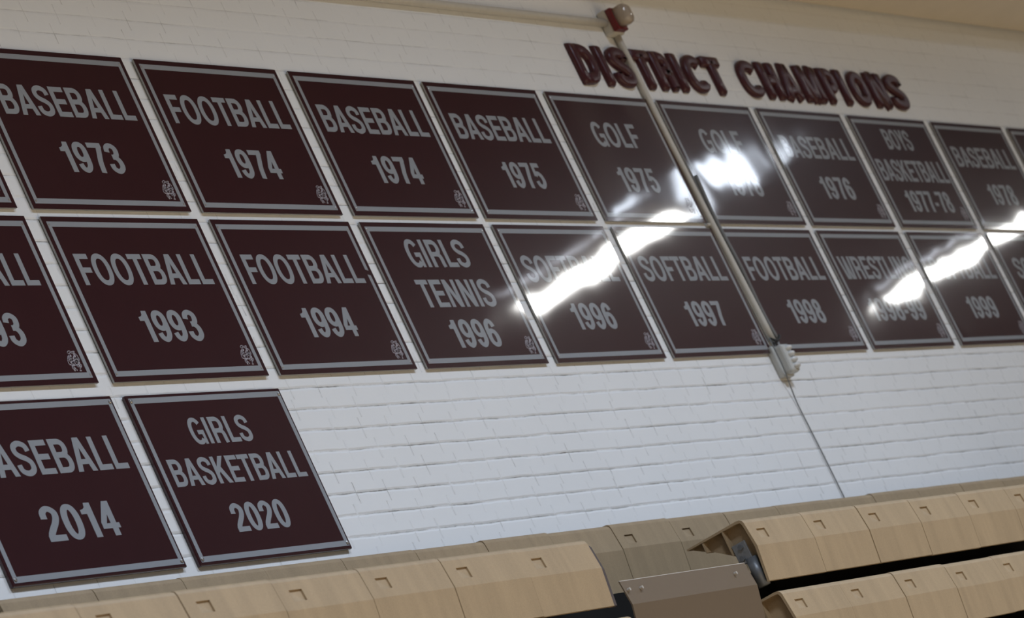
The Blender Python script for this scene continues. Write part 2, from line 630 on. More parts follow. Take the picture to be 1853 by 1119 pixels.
        Q([(0, .68), (0, .805), (.10, .825), (.165, .875), (.195, 1.0), (w, 1.0), (w, 0), (w - TV, 0), (w - TV, .68)])
    elif c == '2':
        S(spline(sc([(.17, .64), (.21, .83), (.5, .928), (.80, .83), (.82, .67), (.66, .50), (.42, .34), (.24, .20), (.19, .08)]), 5))
        g.append(rect(0.01, 0, w, TH + .01))
    elif c == '3':
        S(spline(sc([(.16, .71), (.23, .86), (.5, .93), (.78, .84), (.77, .65), (.58, .555), (.40, .55)]), 5))
        S(spline(sc([(.40, .54), (.62, .53), (.82, .40), (.81, .19), (.5, .065), (.20, .15), (.15, .31)]), 5))
    elif c == '4':
        g += [rect(w - .285, 0, w - .095, 1), rect(0, .215, w, .365)]
        Q([(0, .30), (0, .40), (w - .30, 1), (w - .12, 1), (w - .20, .80), (.15, .32)])
    elif c == '5':
        g.append(rect(.09, 1 - TH, w - .03, 1))
        Q([(.09, 1), (.25, 1), (.205, .50), (.03, .47)])
        S(spline(sc([(.19, .50), (.36, .585), (.60, .585), (.81, .45), (.81, .22), (.52, .065), (.22, .13), (.14, .29)]), 5))
    elif c in '69':
        p1 = arc(w / 2, .32, w / 2 - a + .005, .32 - b + ov, 0, 360, 30)
        p2 = spline(sc([(.17, .32), (.17, .56), (.24, .80), (.50, .93), (.74, .87), (.83, .72)]), 6)
        if c == '9':
            p1 = [(w - x, 1 - y) for x, y in p1]
            p2 = [(w - x, 1 - y) for x, y in p2]
        S(p1)
        S(p2)
    elif c == '7':
        g.append(rect(0, 1 - TH, w, 1))
        S(spline([(w - a + .005, .93), (w * .70, .68), (w * .52, .36), (w * .45, 0)], 6))
    elif c == '8':
        S(arc(w / 2, .745, w / 2 - a - .02, .255 - b + ov, 0, 360, 30))
        S(arc(w / 2, .29, w / 2 - a + .005, .29 - b + ov, 0, 360, 30))
    elif c == '-':
        g.append(rect(0, .30, w, .46))
    return w, lb * K, rb * K, g


def ribbon(mb, pts, f, y0, y1):
    """thick stroke with a broad-nib width (TV across, TH up) as closed prism pieces; f maps glyph to local x,z"""
    closed = math.dist(pts[0], pts[-1]) < 1e-6
    L_, R_ = [], []
    k = len(pts)
    for i, p in enumerate(pts):
        if closed:
            q0, q1 = pts[(i - 1) % (k - 1)], pts[(i + 1) % (k - 1)]
        else:
            q0, q1 = pts[max(i - 1, 0)], pts[min(i + 1, k - 1)]
        tx, ty = q1[0] - q0[0], q1[1] - q0[1]
        l = math.hypot(tx, ty) or 1
        nx, ny = -ty / l * TV / 2, tx / l * TH / 2
        L_.append(f((p[0] + nx, p[1] + ny)))
        R_.append(f((p[0] - nx, p[1] - ny)))
    n = len(mb.v)
    for (lx, lz), (r_x, r_z) in zip(L_, R_):
        mb.v += [(lx, y0, lz), (r_x, y0, r_z), (lx, y1, lz), (r_x, y1, r_z)]
    for i in range(k - 1):
        a, b = n + 4 * i, n + 4 * i + 4
        mb.f += [(a, a + 1, b + 1, b), (a + 2, b + 2, b + 3, a + 3), (a, b, b + 2, a + 2), (a + 1, a + 3, b + 3, b + 1)]
    if not closed:
        for a in (n, n + 4 * (k - 1)):
            mb.f.append((a, a + 2, a + 3, a + 1))


def text_line(txt, u0, u1, zb, cap, y0, y1, name, parent):
    gs = [glyph(c) for c in txt]
    tot = 0
    xs = []
    for i, (w, lb, rb, g) in enumerate(gs):
        if i:
            tot += lb
        xs.append(tot)
        tot += w
        if i < len(gs) - 1:
            tot += rb
    k = (u1 - u0) / tot
    mb = MB()
    for (w, lb, rb, g), x0 in zip(gs, xs):
        f = lambda p, x0=x0: (u0 + (x0 + p[0]) * k, zb + p[1] * cap)
        for i, (kind, pts) in enumerate(g):     # overlapping strokes sit a hair apart
            if kind == 'p':
                mb.extr([f(p) for p in pts], y0, y1 - i * 0.00012, 'y')
            else:
                ribbon(mb, pts, f, y0, y1 - i * 0.00012)
    return mb.build(name, M['silver'], parent)


# pale crest in the lower corner of the older signs: strokes in centimetres from the sign's upper corner
EMBLEM = [(0.25, [(81.61, 49.65), (82.42, 49.25), (83.1, 49.19), (83.39, 49.55), (82.7, 50.11), (81.97, 50.23), (81.63, 49.94), (81.61, 49.65)]), (0.25, [(83.39, 49.55), (83.53, 49.98), (84.28, 50.14), (84.52, 50.43)]), (0.25, [(83.97, 49.49), (84.41, 49.64), (84.92, 49.37)]), (0.35, [(85.4, 49.45), (84.34, 50.85), (83.56, 51.83)]), (0.6, [(82.64, 50.82), (82.18, 51.66), (81.93, 52.5), (82.0, 53.5), (81.31, 53.41)]), (0.3, [(81.08, 51.06), (80.22, 52.18), (79.77, 53.16), (79.83, 54.01), (80.68, 54.18)]), (0.3, [(81.69, 50.79), (81.35, 51.78), (80.79, 52.76), (81.04, 53.33)]), (0.3, [(85.14, 50.3), (85.91, 50.6), (86.18, 51.47), (86.35, 52.32), (85.56, 53.02), (85.51, 52.45)]), (0.65, [(84.87, 50.87), (84.52, 51.85), (84.37, 52.7), (84.63, 53.42), (85.6, 53.59)]), (0.3, [(83.71, 52.4), (83.25, 53.25), (83.18, 53.81)]), (0.35, [(81.01, 54.33), (82.16, 54.21), (83.12, 54.38), (84.16, 54.12), (85.43, 54.15), (86.09, 54.45)]), (0.4, [(82.17, 54.36), (81.47, 54.91), (81.52, 55.48), (81.37, 56.32)]), (0.3, [(80.92, 54.61), (80.56, 55.31), (81.02, 55.89), (81.16, 56.32)]), (0.4, [(81.82, 55.34), (82.38, 55.78), (82.52, 56.21)]), (0.4, [(83.85, 54.26), (83.68, 54.82), (84.22, 54.98), (84.93, 54.57)]), (0.4, [(85.66, 54.44), (85.89, 54.73), (84.78, 55.42), (84.51, 55.98), (84.54, 56.41)]), (0.3, [(83.99, 56.42), (84.73, 56.44)]), (0.3, [(83.14, 51.82), (83.39, 52.4), (82.59, 52.95)]), (0.3, [(85.07, 52.15), (85.68, 51.88), (85.09, 52.44)])]


def emblem(parent, H, y0, y1):
    mb = MB()
    for q, (wd, pts) in enumerate(EMBLEM):
        pts = [(x / 100, H - v / 100) for x, v in pts]
        for (xa, za), (xb, zb) in zip(pts, pts[1:]):
            l = math.hypot(xb - xa, zb - za) or 1
            nx, nz = -(zb - za) / l * wd / 175, (xb - xa) / l * wd / 175
            ex, ez = (xb - xa) / l * wd / 250, (zb - za) / l * wd / 250
            mb.extr([(xa - ex + nx, za - ez + nz), (xb + ex + nx, zb + ez + nz), (xb + ex - nx, zb + ez - nz), (xa - ex - nx, za - ez - nz)], y0, y1 - q * .00004, 'y')
    return mb.build('emblem', M['emblem'], parent)


def screw(parent, x, y, z, r=0.0055):
    mb = MB()
    seg = 12
    n = len(mb.v)
    for rr, yy in ((r, y), (r * .85, y - r * .35), (r * .45, y - r * .6)):
        mb.v += [(x + rr * math.cos(2 * math.pi * k / seg), yy, z + rr * math.sin(2 * math.pi * k / seg)) for k in range(seg)]
    for i in range(2):
        for k in range(seg):
            k2 = (k + 1) % seg
            mb.f.append((n + i * seg + k, n + i * seg + k2, n + (i + 1) * seg + k2, n + (i + 1) * seg + k))
    mb.f.append(tuple(n + 2 * seg + k for k in range(seg)))
    return mb.build('screw', M['screw'], parent)


def sign(L, T, W, H, lines, label, crest=True, thick=0.008, stand=0.006, margin=(0.020, 0.019), stripe=0.0195, group='maroon championship signs', tilt=0.0, gap=None):
    root = thing('championship_sign', P(L, 0, T - H), label, 'sign', group)
    root.rotation_euler = (0, tilt, 0)
    back, face = -stand, -(stand + thick)
    mb = MB().box(0, W, face, back, 0, H)
    if thick > 0.012:
        mb.build('panel', M['maroon'], root, bevel=0.004, seg=2)
        fb = MB()
        fb.box(.2 * W, .8 * W, -stand - .002, 0.0, 0.1, H - 0.1)
        fb.build('mounting_board', M['frame'], root)
    else:
        mb2 = MB().box(0, W, face + 0.0012, back, 0, H)
        mb2.build('backing_sheet', M['edge'], root)
        MB().box(0, W, face, face + 0.0012, 0, H).build('panel', M['maroon'], root)
        fb = MB()
        fb.box(.2 * W, .8 * W, -stand - .0005, 0.0, 0.1, H - 0.1)
        fb.build('mounting_board', M['frame'], root)
    yv0, yv1 = face + 0.0002, face - 0.0006
    mx, mz = margin
    s = stripe
    fr = MB()
    o_ = [(mx, mz), (W - mx, mz), (W - mx, H - mz), (mx, H - mz)]
    i_ = [(mx + s, mz + s), (W - mx - s, mz + s), (W - mx - s, H - mz - s), (mx + s, H - mz - s)]
    for k in range(4):
        j = (k + 1) % 4
        if gap and k == 1:
            zz0, zz1 = gap
            fr.extr([o_[1], (W - mx, zz0), (W - mx - s, zz0 + .004), i_[1]], yv0, yv1, 'y')
            fr.extr([(W - mx, zz1), o_[2], i_[2], (W - mx - s, zz1 + .004)], yv0, yv1, 'y')
        else:
            fr.extr([o_[k], o_[j], i_[j], i_[k]], yv0, yv1, 'y')
    fr.build('border_stripe', M['silver'], root)
    for i, (txt, u0, u1, v0, v1) in enumerate(lines):
        nm = 'year_lettering' if any(ch.isdigit() for ch in txt) else 'sport_lettering'
        text_line(txt, u0 / 100, u1 / 100, H - v1 / 100, (v1 - v0) / 100, yv0, yv1, nm, root)
    if crest:
        emblem(root, H, yv0, yv1)
    for x in (mx + s * .42, W - mx - s * .42):
        for z in (mz + s * .55, H - mz - s * .55):
            screw(root, x, face - 0.0004, z, 0.0080 if thick > .012 else 0.0045)
    return root


H1, W1 = 0.611, 0.914
L8 = lambda t: (t, 8.4, 83.9, 13.9, 25.5)
Y4 = lambda t, a=29.6, c=63.2: (t, a, c, 35.3, 46.9)
G8 = lambda t: (t, 25.4, 65.9, 13.6, 25.3)
ROW0 = [
    (-1.02, [], 'maroon sign before BASEBALL 1973 in the top row, only a corner of its border showing'),
    (-.016, [L8('BASEBALL'), Y4('1973')], 'maroon BASEBALL 1973 sign in the top row just before FOOTBALL 1974'),
    (.974, [L8('FOOTBALL'), Y4('1974')], 'maroon FOOTBALL 1974 sign in the top row between BASEBALL 1973 and BASEBALL 1974'),
    (1.974, [L8('BASEBALL'), Y4('1974')], 'maroon BASEBALL 1974 sign in the top row just after FOOTBALL 1974'),
    (2.952, [(*L8('BASEBALL')[:1], 8.8, 83.8, 13.9, 25.3), Y4('1975', 31, 62.4)], 'maroon BASEBALL 1975 sign in the top row next to the GOLF 1975 sign'),
    (3.945, [G8('GOLF'), Y4('1975')], 'maroon GOLF 1975 sign with a glare patch, on the BASEBALL side of the conduit'),
    (4.952, [G8('GOLF'), Y4('1976')], 'maroon GOLF 1976 sign whose year is washed out by a large glare patch'),
    (5.940, [L8('BASEBALL'), Y4('1976')], 'maroon BASEBALL 1976 sign between GOLF 1976 and BOYS BASKETBALL'),
    (6.938, [('BOYS', 31, 62.2, 6.6, 17.8), ('BASKETBALL', 6.4, 86.3, 23.8, 35.6), ('1977-78', 21.0, 74.3, 40.9, 52.4)], 'maroon BOYS BASKETBALL 1977-78 sign with three lines of lettering in the top row'),
    (7.938, [L8('BASEBALL'), Y4('1978')], 'maroon BASEBALL 1978 sign with lamp glare across its lower edge'),
    (8.941, [], 'maroon sign of which only a dark corner shows beyond BASEBALL 1978'),
]
for i, (l, t, lab) in enumerate(ROW0):
    c = i - 1
    sign(l, -.006 - .0012 * c, W1, .612, t, lab)
ROW1 = [
    (-1.006, [L8('BASEBALL'), Y4('1993')], 'maroon sign with only ALL and 93 showing, just before FOOTBALL 1993'),
    (-.004, [L8('FOOTBALL'), Y4('1993')], 'maroon FOOTBALL 1993 sign in the middle row under BASEBALL 1973'),
    (.987, [L8('FOOTBALL'), Y4('1994')], 'maroon FOOTBALL 1994 sign in the middle row with a nick in its silver border'),
    (1.977, [('GIRLS', 23.6, 67.8, 7.2, 18.9), ('TENNIS', 19.4, 73.4, 24.3, 35.9), ('1996', 28.9, 62.9, 41.3, 53.0)], 'maroon GIRLS TENNIS 1996 sign with three lines of lettering in the middle row'),
    (2.966, [L8('SOFTBALL'), Y4('1996')], 'maroon SOFTBALL 1996 sign crossed by a long white lamp reflection'),
    (3.955, [L8('SOFTBALL'), Y4('1997')], 'maroon SOFTBALL 1997 sign beside the conduit, reflection across its upper corner'),
    (4.945, [L8('FOOTBALL'), Y4('1998')], 'maroon FOOTBALL 1998 sign just past the conduit, above the small grey device'),
    (5.932, [('WRESTLING', 7.4, 87, 13.5, 25.2), ('1998-99', 16.5, 76, 35.3, 46.9)], 'maroon WRESTLING 1998-99 sign in the middle row'),
    (6.938, [L8('SOFTBALL'), Y4('1999')], 'maroon SOFTBALL 1999 sign crossed by a curved lamp reflection'),
    (7.934, [('SOCCER', 13.6, 77.8, 13.9, 25.5)], 'maroon sign under BASEBALL 1978, showing only the first letter of its word'),
]
for i, (l, t, lab) in enumerate(ROW1):
    sign(l, -.647 - .0007 * (i - 1), W1, .609, t, lab, gap=(.385, .405) if i == 2 else None)
sign(-.986, -1.304, .919, .612, [('BASEBALL', 7.0, 84.9, 13.9, 25.7), ('2014', 27.4, 66.2, 36.2, 48.1)],
     'thick maroon BASEBALL 2014 sign in the lowest row beside GIRLS BASKETBALL 2020', crest=False, thick=.014, stand=.003, margin=(.0115, .0115), stripe=.020)
sign(.009, -1.307, .918, .612, [('GIRLS', 27.4, 62.9, 9.3, 18.9), ('BASKETBALL', 6.6, 85.0, 23.6, 33.4), ('2020', 29.6, 62.2, 40.8, 51.0)],
     'thick maroon GIRLS BASKETBALL 2020 sign alone at the end of the lowest row', crest=False, thick=.014, stand=.003, margin=(.0115, .0115), stripe=.020)

# ------------------------------------------------------------------ raised letters DISTRICT CHAMPIONS


def dome_stroke(mb, pts, hx, hz, f, depth, y_back):
    """stroke with a domed cross-section; hx/hz half-widths in metres across / up; f maps glyph -> metres"""
    prof = [(-1, 0), (-1, .45), (-.93, .74), (-.72, .95), (-.5, 1), (.5, 1), (.72, .95), (.93, .74), (1, .45), (1, 0)]
    q = [f(p) for p in pts]
    closed = math.dist(q[0], q[-1]) < 1e-6
    rings = []
    k = len(q)

    def ring(p, t, sc_w, sc_d):
        nx, nz = -t[1] * hx, t[0] * hz
        return [(p[0] + nx * a * sc_w, y_back - depth * d * sc_d, p[1] + nz * a * sc_w) for a, d in prof]
    for i in range(k):
        if closed:
            a, b = q[(i - 1) % (k - 1)], q[(i + 1) % (k - 1)]
        else:
            a, b = q[max(i - 1, 0)], q[min(i + 1, k - 1)]
        l = math.hypot(b[0] - a[0], b[1] - a[1]) or 1
        t = ((b[0] - a[0]) / l, (b[1] - a[1]) / l)
        if not closed and i in (0, k - 1):
            s_ = 1 if i == 0 else -1
            h = .014
            e = [(q[i], .30), ((q[i][0] + s_ * t[0] * h * .3, q[i][1] + s_ * t[1] * h * .3), .72), ((q[i][0] + s_ * t[0] * h, q[i][1] + s_ * t[1] * h), 1.0)]
            if i:
                e = e[::-1]
            for p, d in e:
                rings.append(ring(p, t, .94 if d < 1 else 1, d))
        else:
            rings.append(ring(q[i], t, 1, 1))
    n = len(mb.v)
    m_ = len(prof)
    for r_ in rings:
        mb.v += r_
    for i in range(len(rings) - 1):
        for j in range(m_ - 1):
            mb.f.append((n + i * m_ + j, n + i * m_ + j + 1, n + (i + 1) * m_ + j + 1, n + (i + 1) * m_ + j))
    if not closed:
        mb.f.append(tuple(n + j for j in range(m_)))
        mb.f.append(tuple(n + (len(rings) - 1) * m_ + j for j in reversed(range(m_))))


def big_glyph(c, w, h, t):
    """centre lines in metres inside a w x h box, t = stroke width"""
    a = t / 2
    sub = lambda p, q, n=3: [(p[0] + (q[0] - p[0]) * i / n, p[1] + (q[1] - p[1]) * i / n) for i in range(n + 1)]
    if c == 'I':
        return [sub((a, 0), (a, h))]
    if c == 'T':
        return [sub((0, h - a), (w, h - a)), sub((w / 2, 0), (w / 2, h - a * .6))]
    if c == 'D':
        return [sub((a, 0), (a, h)), [(a, h - a), (w * .42, h - a)] + arc(w * .42, h / 2, w - a - w * .42, h / 2 - a, 90, -90, 16, 2.5)[1:-1] + [(w * .42, a), (a, a)]]
    if c in 'RP':
        mid = h * (.46 if c == 'R' else .42)
        s = [sub((a, 0), (a, h)), [(a, h - a), (w * .5, h - a)] + arc(w * .5, (h - a + mid) / 2, w - a - w * .5, (h - a - mid) / 2, 90, -90, 12)[1:-1] + [(w * .5, mid), (a, mid)]]
        if c == 'R':
            s.append(spline([(w * .5, mid), (w * .74, mid * .92), (w - a - .004, mid * .62), (w - a, 0)], 5))
        return s
    if c == 'C':
        return [arc(w / 2, h / 2, w / 2 - a, h / 2 - a, 30, 330, 30, 2.5)]
    if c == 'O':
        return [arc(w / 2, h / 2, w / 2 - a, h / 2 - a, 0, 360, 36, 2.5)]
    if c == 'S':
        return [spline([(x * w, y * h) for x, y in [(.84, .66), (.80, .82), (.5, .87), (.20, .80), (.18, .67), (.38, .57), (.64, .47), (.83, .34), (.78, .17), (.5, .13), (.20, .19), (.16, .36)]], 5)]
    if c == 'H':
        return [sub((a, 0), (a, h)), sub((w - a, 0), (w - a, h)), sub((a, h * .5), (w - a, h * .5))]
    if c == 'A':
        return [sub((a, 0), (w / 2, h)), sub((w - a, 0), (w / 2, h)), sub((w * .28, h * .28), (w * .72, h * .28))]
    if c == 'M':
        return [sub((a, 0), (a, h)), sub((w - a, 0), (w - a, h)), sub((a * 1.3, h), (w / 2, 0)), sub((w - a * 1.3, h), (w / 2, 0))]
    if c == 'N':
        return [sub((a, 0), (a, h)), sub((w - a, 0), (w - a, h)), sub((a * 1.2, h), (w - a * 1.2, 0))]


LET = [('D', 4.358, 4.540, 'opening the word DISTRICT'), ('I', 4.582, 4.645, 'of DISTRICT between D and S'), ('S', 4.690, 4.855, 'of DISTRICT partly behind the conduit'),
       ('T', 4.908, 5.080, 'of DISTRICT just past the conduit'), ('R', 5.090, 5.246, 'in the middle of the word DISTRICT'), ('I', 5.287, 5.350, 'of DISTRICT between R and C'),
       ('C', 5.392, 5.585, 'of DISTRICT before its closing T'), ('T', 5.598, 5.775, 'closing the word DISTRICT'),
       ('C', 5.945, 6.150, 'opening the word CHAMPIONS'), ('H', 6.174, 6.342, 'second in the word CHAMPIONS'), ('A', 6.364, 6.545, 'between H and M of CHAMPIONS'),
       ('M', 6.585, 6.795, 'in the middle of CHAMPIONS'), ('P', 6.845, 7.000, 'after the M of CHAMPIONS'), ('I', 7.035, 7.096, 'of CHAMPIONS between P and O'),
       ('O', 7.160, 7.345, 'after the I of CHAMPIONS'), ('N', 7.388, 7.560, 'before the closing S of CHAMPIONS'), ('S', 7.605, 7.785, 'closing the word CHAMPIONS')]
for c, x0, x1, wh in LET:
    mb = MB()
    t = .058
    for st in big_glyph(c, x1 - x0, .200, t):
        dome_stroke(mb, st, t / 2, t / 2 * .92, lambda p: p, .024, -0.002)
    o = mb.build('raised_letter', M['letter'], smooth=True)
    o.location = P(x0, 0, .045)
    tag(o, 'maroon moulded letter %s %s' % (c, wh), 'letter', 'raised wall letters')

# ------------------------------------------------------------------ conduits, alarm, device, cords
o = MB().tube([P(x, .022 + .002 * math.sin(x * 3), .362 + .0015 * math.sin(x * 2.3)) for x in [-14 + i * .47 for i in range(40)] + [4.5, 4.81]], .018, 14).build('conduit_pipe', M['beige'], smooth=True)
tag(o, 'cream painted conduit running level along the upper wall to the red alarm', 'pipe')
t = thing('raceway_pipe', P(4.9, 0, -1.24), 'cream painted conduit dropping from the red alarm between the two GOLF signs', 'pipe')
tl = t.location
MB().tube([P(4.868 + .003 * math.sin(y * 4) + (.05 * (-.1 - y) / 1.2 if y < -.1 else 0), .019, y) - tl for y in [.32 - i * .08 for i in range(20)]], .0155, 14).build('pipe', M['beige'], t, smooth=True)
for yy in (-.632,):
    s_ = MB().box(4.838, 4.900, -.020, -.0005, yy - .006, yy + .006)
    s_.v = [(v[0] - tl.x + (.0 if yy > -.1 else .015), v[1] - tl.y, v[2] + Z0 - tl.z) for v in s_.v]
    s_.build('pipe_strap', M['beige'], t, bevel=.004)
o = MB().tube([P(4.937 + .004 * math.sin(y * 9) + .012 * math.sin(y * 3.1), .030 + .004 * math.sin(y * 13), y) for y in [-.40 - i * .035 for i in range(24)]], .009, 8).build('loose_cable', M['cord'], smooth=True)
tag(o, 'loose grey cable strapped beside the dropping conduit', 'cable')

# red fire-alarm strobe on its back box
t = thing('fire_alarm_strobe', P(4.85, 0, .30), 'red fire alarm strobe with a clear lens above the raised lettering', 'alarm')
MB().box(-.05, .055, -.048, 0, 0, .118).build('back_box', M['beige'], t, bevel=.010)
MB().box(-.052, .040, -.076, -.046, .004, .110).build('housing', M['red'], t, bevel=.005)
mb = MB()
rings = [(.040, .047, -.076), (.041, .048, -.104), (.038, .045, -.122), (.028, .033, -.132), (.010, .012, -.136)]
seg = 20
for a_, b_, y in rings:
    for k in range(seg):
        th = 2 * math.pi * k / seg
        cx, sx = math.cos(th), math.sin(th)
        mb.v.append((-.004 + a_ * math.copysign(abs(cx) ** .6, cx), y, .060 + b_ * math.copysign(abs(sx) ** .6, sx)))
for i in range(len(rings) - 1):
    for k in range(seg):
        k2 = (k + 1) % seg
        mb.f.append((i * seg + k, i * seg + k2, (i + 1) * seg + k2, (i + 1) * seg + k))
mb.f.append(tuple((len(rings) - 1) * seg + k for k in range(seg)))
mb.f.append(tuple(reversed(range(seg))))
mb.build('lens', M['clear'], t, smooth=True)
mb = MB().box(-.012, .004, -.112, -.077, .045, .092)
mb.build('flash_tube', M['hood'], t, bevel=.004)

# small grey device with four clear lens bumps at the foot of the conduit
t = thing('sensor_box', P(4.86, 0, -1.372), 'small grey wall device with shiny lens bumps under the conduit end', 'sensor')
MB().box(-.012, .088, -.030, 0, -.004, .140).build('back_plate', M['device'], t, bevel=.006)
MB().box(0, .080, -.070, -.028, 0, .132).build('body', M['device'], t, bevel=.012)
for k in range(4):
    mb = MB()
    zc = .024 + k * .028
    for i in range(6):
        ph = math.pi / 2 * i / 5
        for j in range(14):
            th = 2 * math.pi * j / 14
            mb.v.append((.048 + .026 * math.cos(ph) * math.cos(th), -.068 - .022 * math.sin(ph), zc + .0135 * math.cos(ph) * math.sin(th)))
    for i in range(5):
        for j in range(14):
            j2 = (j + 1) % 14
            mb.f.append((i * 14 + j, i * 14 + j2, (i + 1) * 14 + j2, (i + 1) * 14 + j))
    mb.build('lens_bump', M['lens'], t, smooth=True)
o = MB().tube([P(4.905 + .026 * math.cos(a_), .040 + .022 * math.sin(a_), -1.205 + .012 * math.sin(a_ * 2)) for a_ in [i * 2 * math.pi / 16 for i in range(17)]], .0045, 6).build('tie_wire', M['black'], smooth=True)
tag(o, 'black wire tie looped round the end of the conduit', 'wire')
def cord_pt(y):
    k = min(1, max(0, (-1.30 - y) / .22))
    k = k * k * (3 - 2 * k)
    return P(4.842 + .040 * k + .004 * math.sin(y * 6), .044 - .036 * k, y)


o = MB().tube([cord_pt(-1.20 - i * .025) for i in range(37)], .0032, 6).build('hanging_cord', M['cord'], smooth=True)
tag(o, 'thin grey cord hanging down the brick from the small device to the bleachers', 'cord')

# ------------------------------------------------------------------ bleachers
PITCH = 0.457


def seat_shell(x0, x1, flen=.231, v0=.30):
    """one moulded seat: top plate, rounded nose, upper and lower front faces, with a square pocket; d/y relative to nose/top"""
    mb = MB()
    outer = [(-.235, -.006), (-.235, .000), (-.026, .000), (-.012, -.002), (-.004, -.008), (0, -.018), (.009, -.107), (.009 - .129 * (flen - .107), -flen)]
    inner = [(-.129 * (flen - .107), -flen), (-.001, -.107), (-.009, -.022), (-.014, -.012), (-.026, -.009)]
    ring = outer + inner
    k = len(ring)
    n = len(mb.v)
    xs = [x0, x1]
    for x in xs:
        mb.v += [(x, -d, y) for d, y in ring]
    for i in range(k):
        j = (i + 1) % k
        if i == 5:            # upper front face: replaced by a grid with the pocket
            continue
        mb.f.append((n + i, n + j, n + k + j, n + k + i))
    pairs = [(0, 1, 2, 12), (2, 3, 11, 12), (3, 4, 10, 11), (4, 5, 10), (5, 6, 9, 10), (6, 7, 8, 9)]
    for p in pairs:
        for base, rv in ((n, 0), (n + k, 1)):
            q = [base + i for i in p]
            mb.f.append(tuple(q[::-1] if rv else q))
    # pocket grid
    a, b = outer[5], outer[6]
    us = [x0, x0 + .062, x0 + .128, x1]
    vs = [0, v0, v0 + .40, 1]
    pt = lambda x, v, dep=0: (x, -(a[0] + (b[0] - a[0]) * v - dep), a[1] + (b[1] - a[1]) * v)
    for i in range(3):
        for j in range(3):
            if i == 1 and j == 1:
                D_ = .0055
                mb.quad(pt(us[1], vs[1], D_), pt(us[2], vs[1], D_), pt(us[2], vs[2], D_), pt(us[1], vs[2], .001))
                mb.quad(pt(us[1], vs[1]), pt(us[2], vs[1]), pt(us[2], vs[1], D_), pt(us[1], vs[1], D_))
                mb.quad(pt(us[2], vs[1]), pt(us[2], vs[2]), pt(us[2], vs[2], D_), pt(us[2], vs[1], D_))
                mb.quad(pt(us[1], vs[2]), pt(us[2], vs[2]), pt(us[2], vs[2], D_), pt(us[1], vs[2], .001))
                mb.quad(pt(us[1], vs[1]), pt(us[1], vs[2]), pt(us[1], vs[2], .001), pt(us[1], vs[1], D_))
            else:
                mb.quad(pt(us[i], vs[j]), pt(us[i + 1], vs[j]), pt(us[i + 1], vs[j + 1]), pt(us[i], vs[j + 1]))
    return mb


def ribs(root, x0, x1):
    for dd, yy in ((-.172, -.045), (-.088, -.098)):
        MB().box(x0 + .001, x1 - .004, -dd - .003, -dd + .003, yy, -.0085).build('rib', M['tan'], root)
    MB().extr([(.232, -.006), (.180, -.040), (.165, -.046), (.095, -.098), (.012, -.160), (.014, -.02), (.026, -.009)], x0 + .030, x0 + .036, 'x').build('end_web', M['tan'], root)


ORD = ['first', 'second', 'third', 'fourth', 'fifth', 'sixth', 'seventh', 'eighth', 'ninth', 'tenth', 'eleventh', 'twelfth', 'thirteenth', 'fourteenth', 'fifteenth', 'sixteenth', 'seventeenth']
proto = {}


def seat_row(xs, d, y, label, group, deep=False):
    """xs: start of each seat along the wall"""
    for i, x in enumerate(xs):
        loc = P(x, d + random.uniform(-.0015, .0015), y + random.uniform(-.003, .003))
        lab = label(i)
        root = thing('bleacher_bench', loc, lab, 'bleacher seat', group)
        key = 'deep' if deep else 'normal'
        if key not in proto:
            proto[key] = (seat_shell(.0015, PITCH - .0015, .37, .40) if deep else seat_shell(.0018, PITCH - .0018)).build('seat_shell', M['tan'], root)
        else:
            c_ = proto[key].copy()
            COL.objects.link(c_)
            c_.parent = root
        yield i, root


R1 = [-1.085 + PITCH * (k - 1) for k in range(17)]
for _ in seat_row(R1, .333, -2.063, lambda i: 'tan seat of the back bleacher row against the wall, %s along from the 2014 sign' % ORD[i], 'back row bleacher seats', True):
    pass
R2L = [.435 - PITCH * (k + 1) for k in range(7)]
for _ in seat_row(R2L, 1.075, -2.384, lambda i: 'tan bleacher seat before the aisle under the 2020 sign, %s from the aisle' % ORD[i], 'front seats before the aisle'):
    pass
R3L = [.455 - PITCH * (k + 1) for k in range(3)]
for _ in seat_row(R3L, 1.092, -2.660, lambda i: 'tan lower row seat before the aisle, only its top edge showing, %s from the aisle' % ORD[i], 'lower seats before the aisle'):
    pass
for rows_end, d_, y_ in ((.437, 1.075, -2.384), (.457, 1.092, -2.660)):
    for o_ in [o for o in COL.objects if o.get('category') == 'bleacher seat' and abs(o.location.x + PITCH - rows_end) < .01 and abs(o.location.z - Z0 - y_) < .02]:
        MB().extr([(.232, -.012), (.040, -.010), (.024, -.014), (.016, -.026), (.008, -.107), (.022, -.226), (.030, -.228), (.22, -.03)], PITCH - .001, PITCH + .045, 'x').build('end_cap', M['cap'], o_)
XA = 1.547
R2R = [XA + PITCH * k for k in range(7)]
for i, rt in seat_row(R2R, 1.075, -2.384, lambda i: ('tan bleacher seat with its open ribbed end showing at the aisle' if i == 0 else 'tan bleacher seat of the upper row past the aisle, %s from the open end' % ORD[i]), 'upper seats past the aisle'):
    if i == 0:
        ribs(rt, .0015, PITCH)
        bk = MB().box(.004, .012, .028, .082, -.142, -.068).build('bracket', M['zinc'], rt, bevel=.002)
        for yy, zz in ((.050, -.085), (.062, -.122)):
            bb = MB()
            bb.tube([(.0045, yy, zz), (-.004, yy, zz)], .010, 6)
            bb.build('bolt', M['steel'], bk)
        MB().tube([(.020, .040, -.13), (.020, .040, -.235)], .022, 12).build('post', M['steel'], rt, smooth=True)
R3R = [XA - .012 + PITCH * k for k in range(6)]
for i, rt in seat_row(R3R, 1.092, -2.660, lambda i: ('tan lower row seat with a dark hollow end beside the taupe panel' if i == 0 else 'tan bleacher seat of the lower row past the aisle, %s from the taupe panel' % ORD[i]), 'lower seats past the aisle'):
    if i == 0:
        ribs(rt, .0015, PITCH)
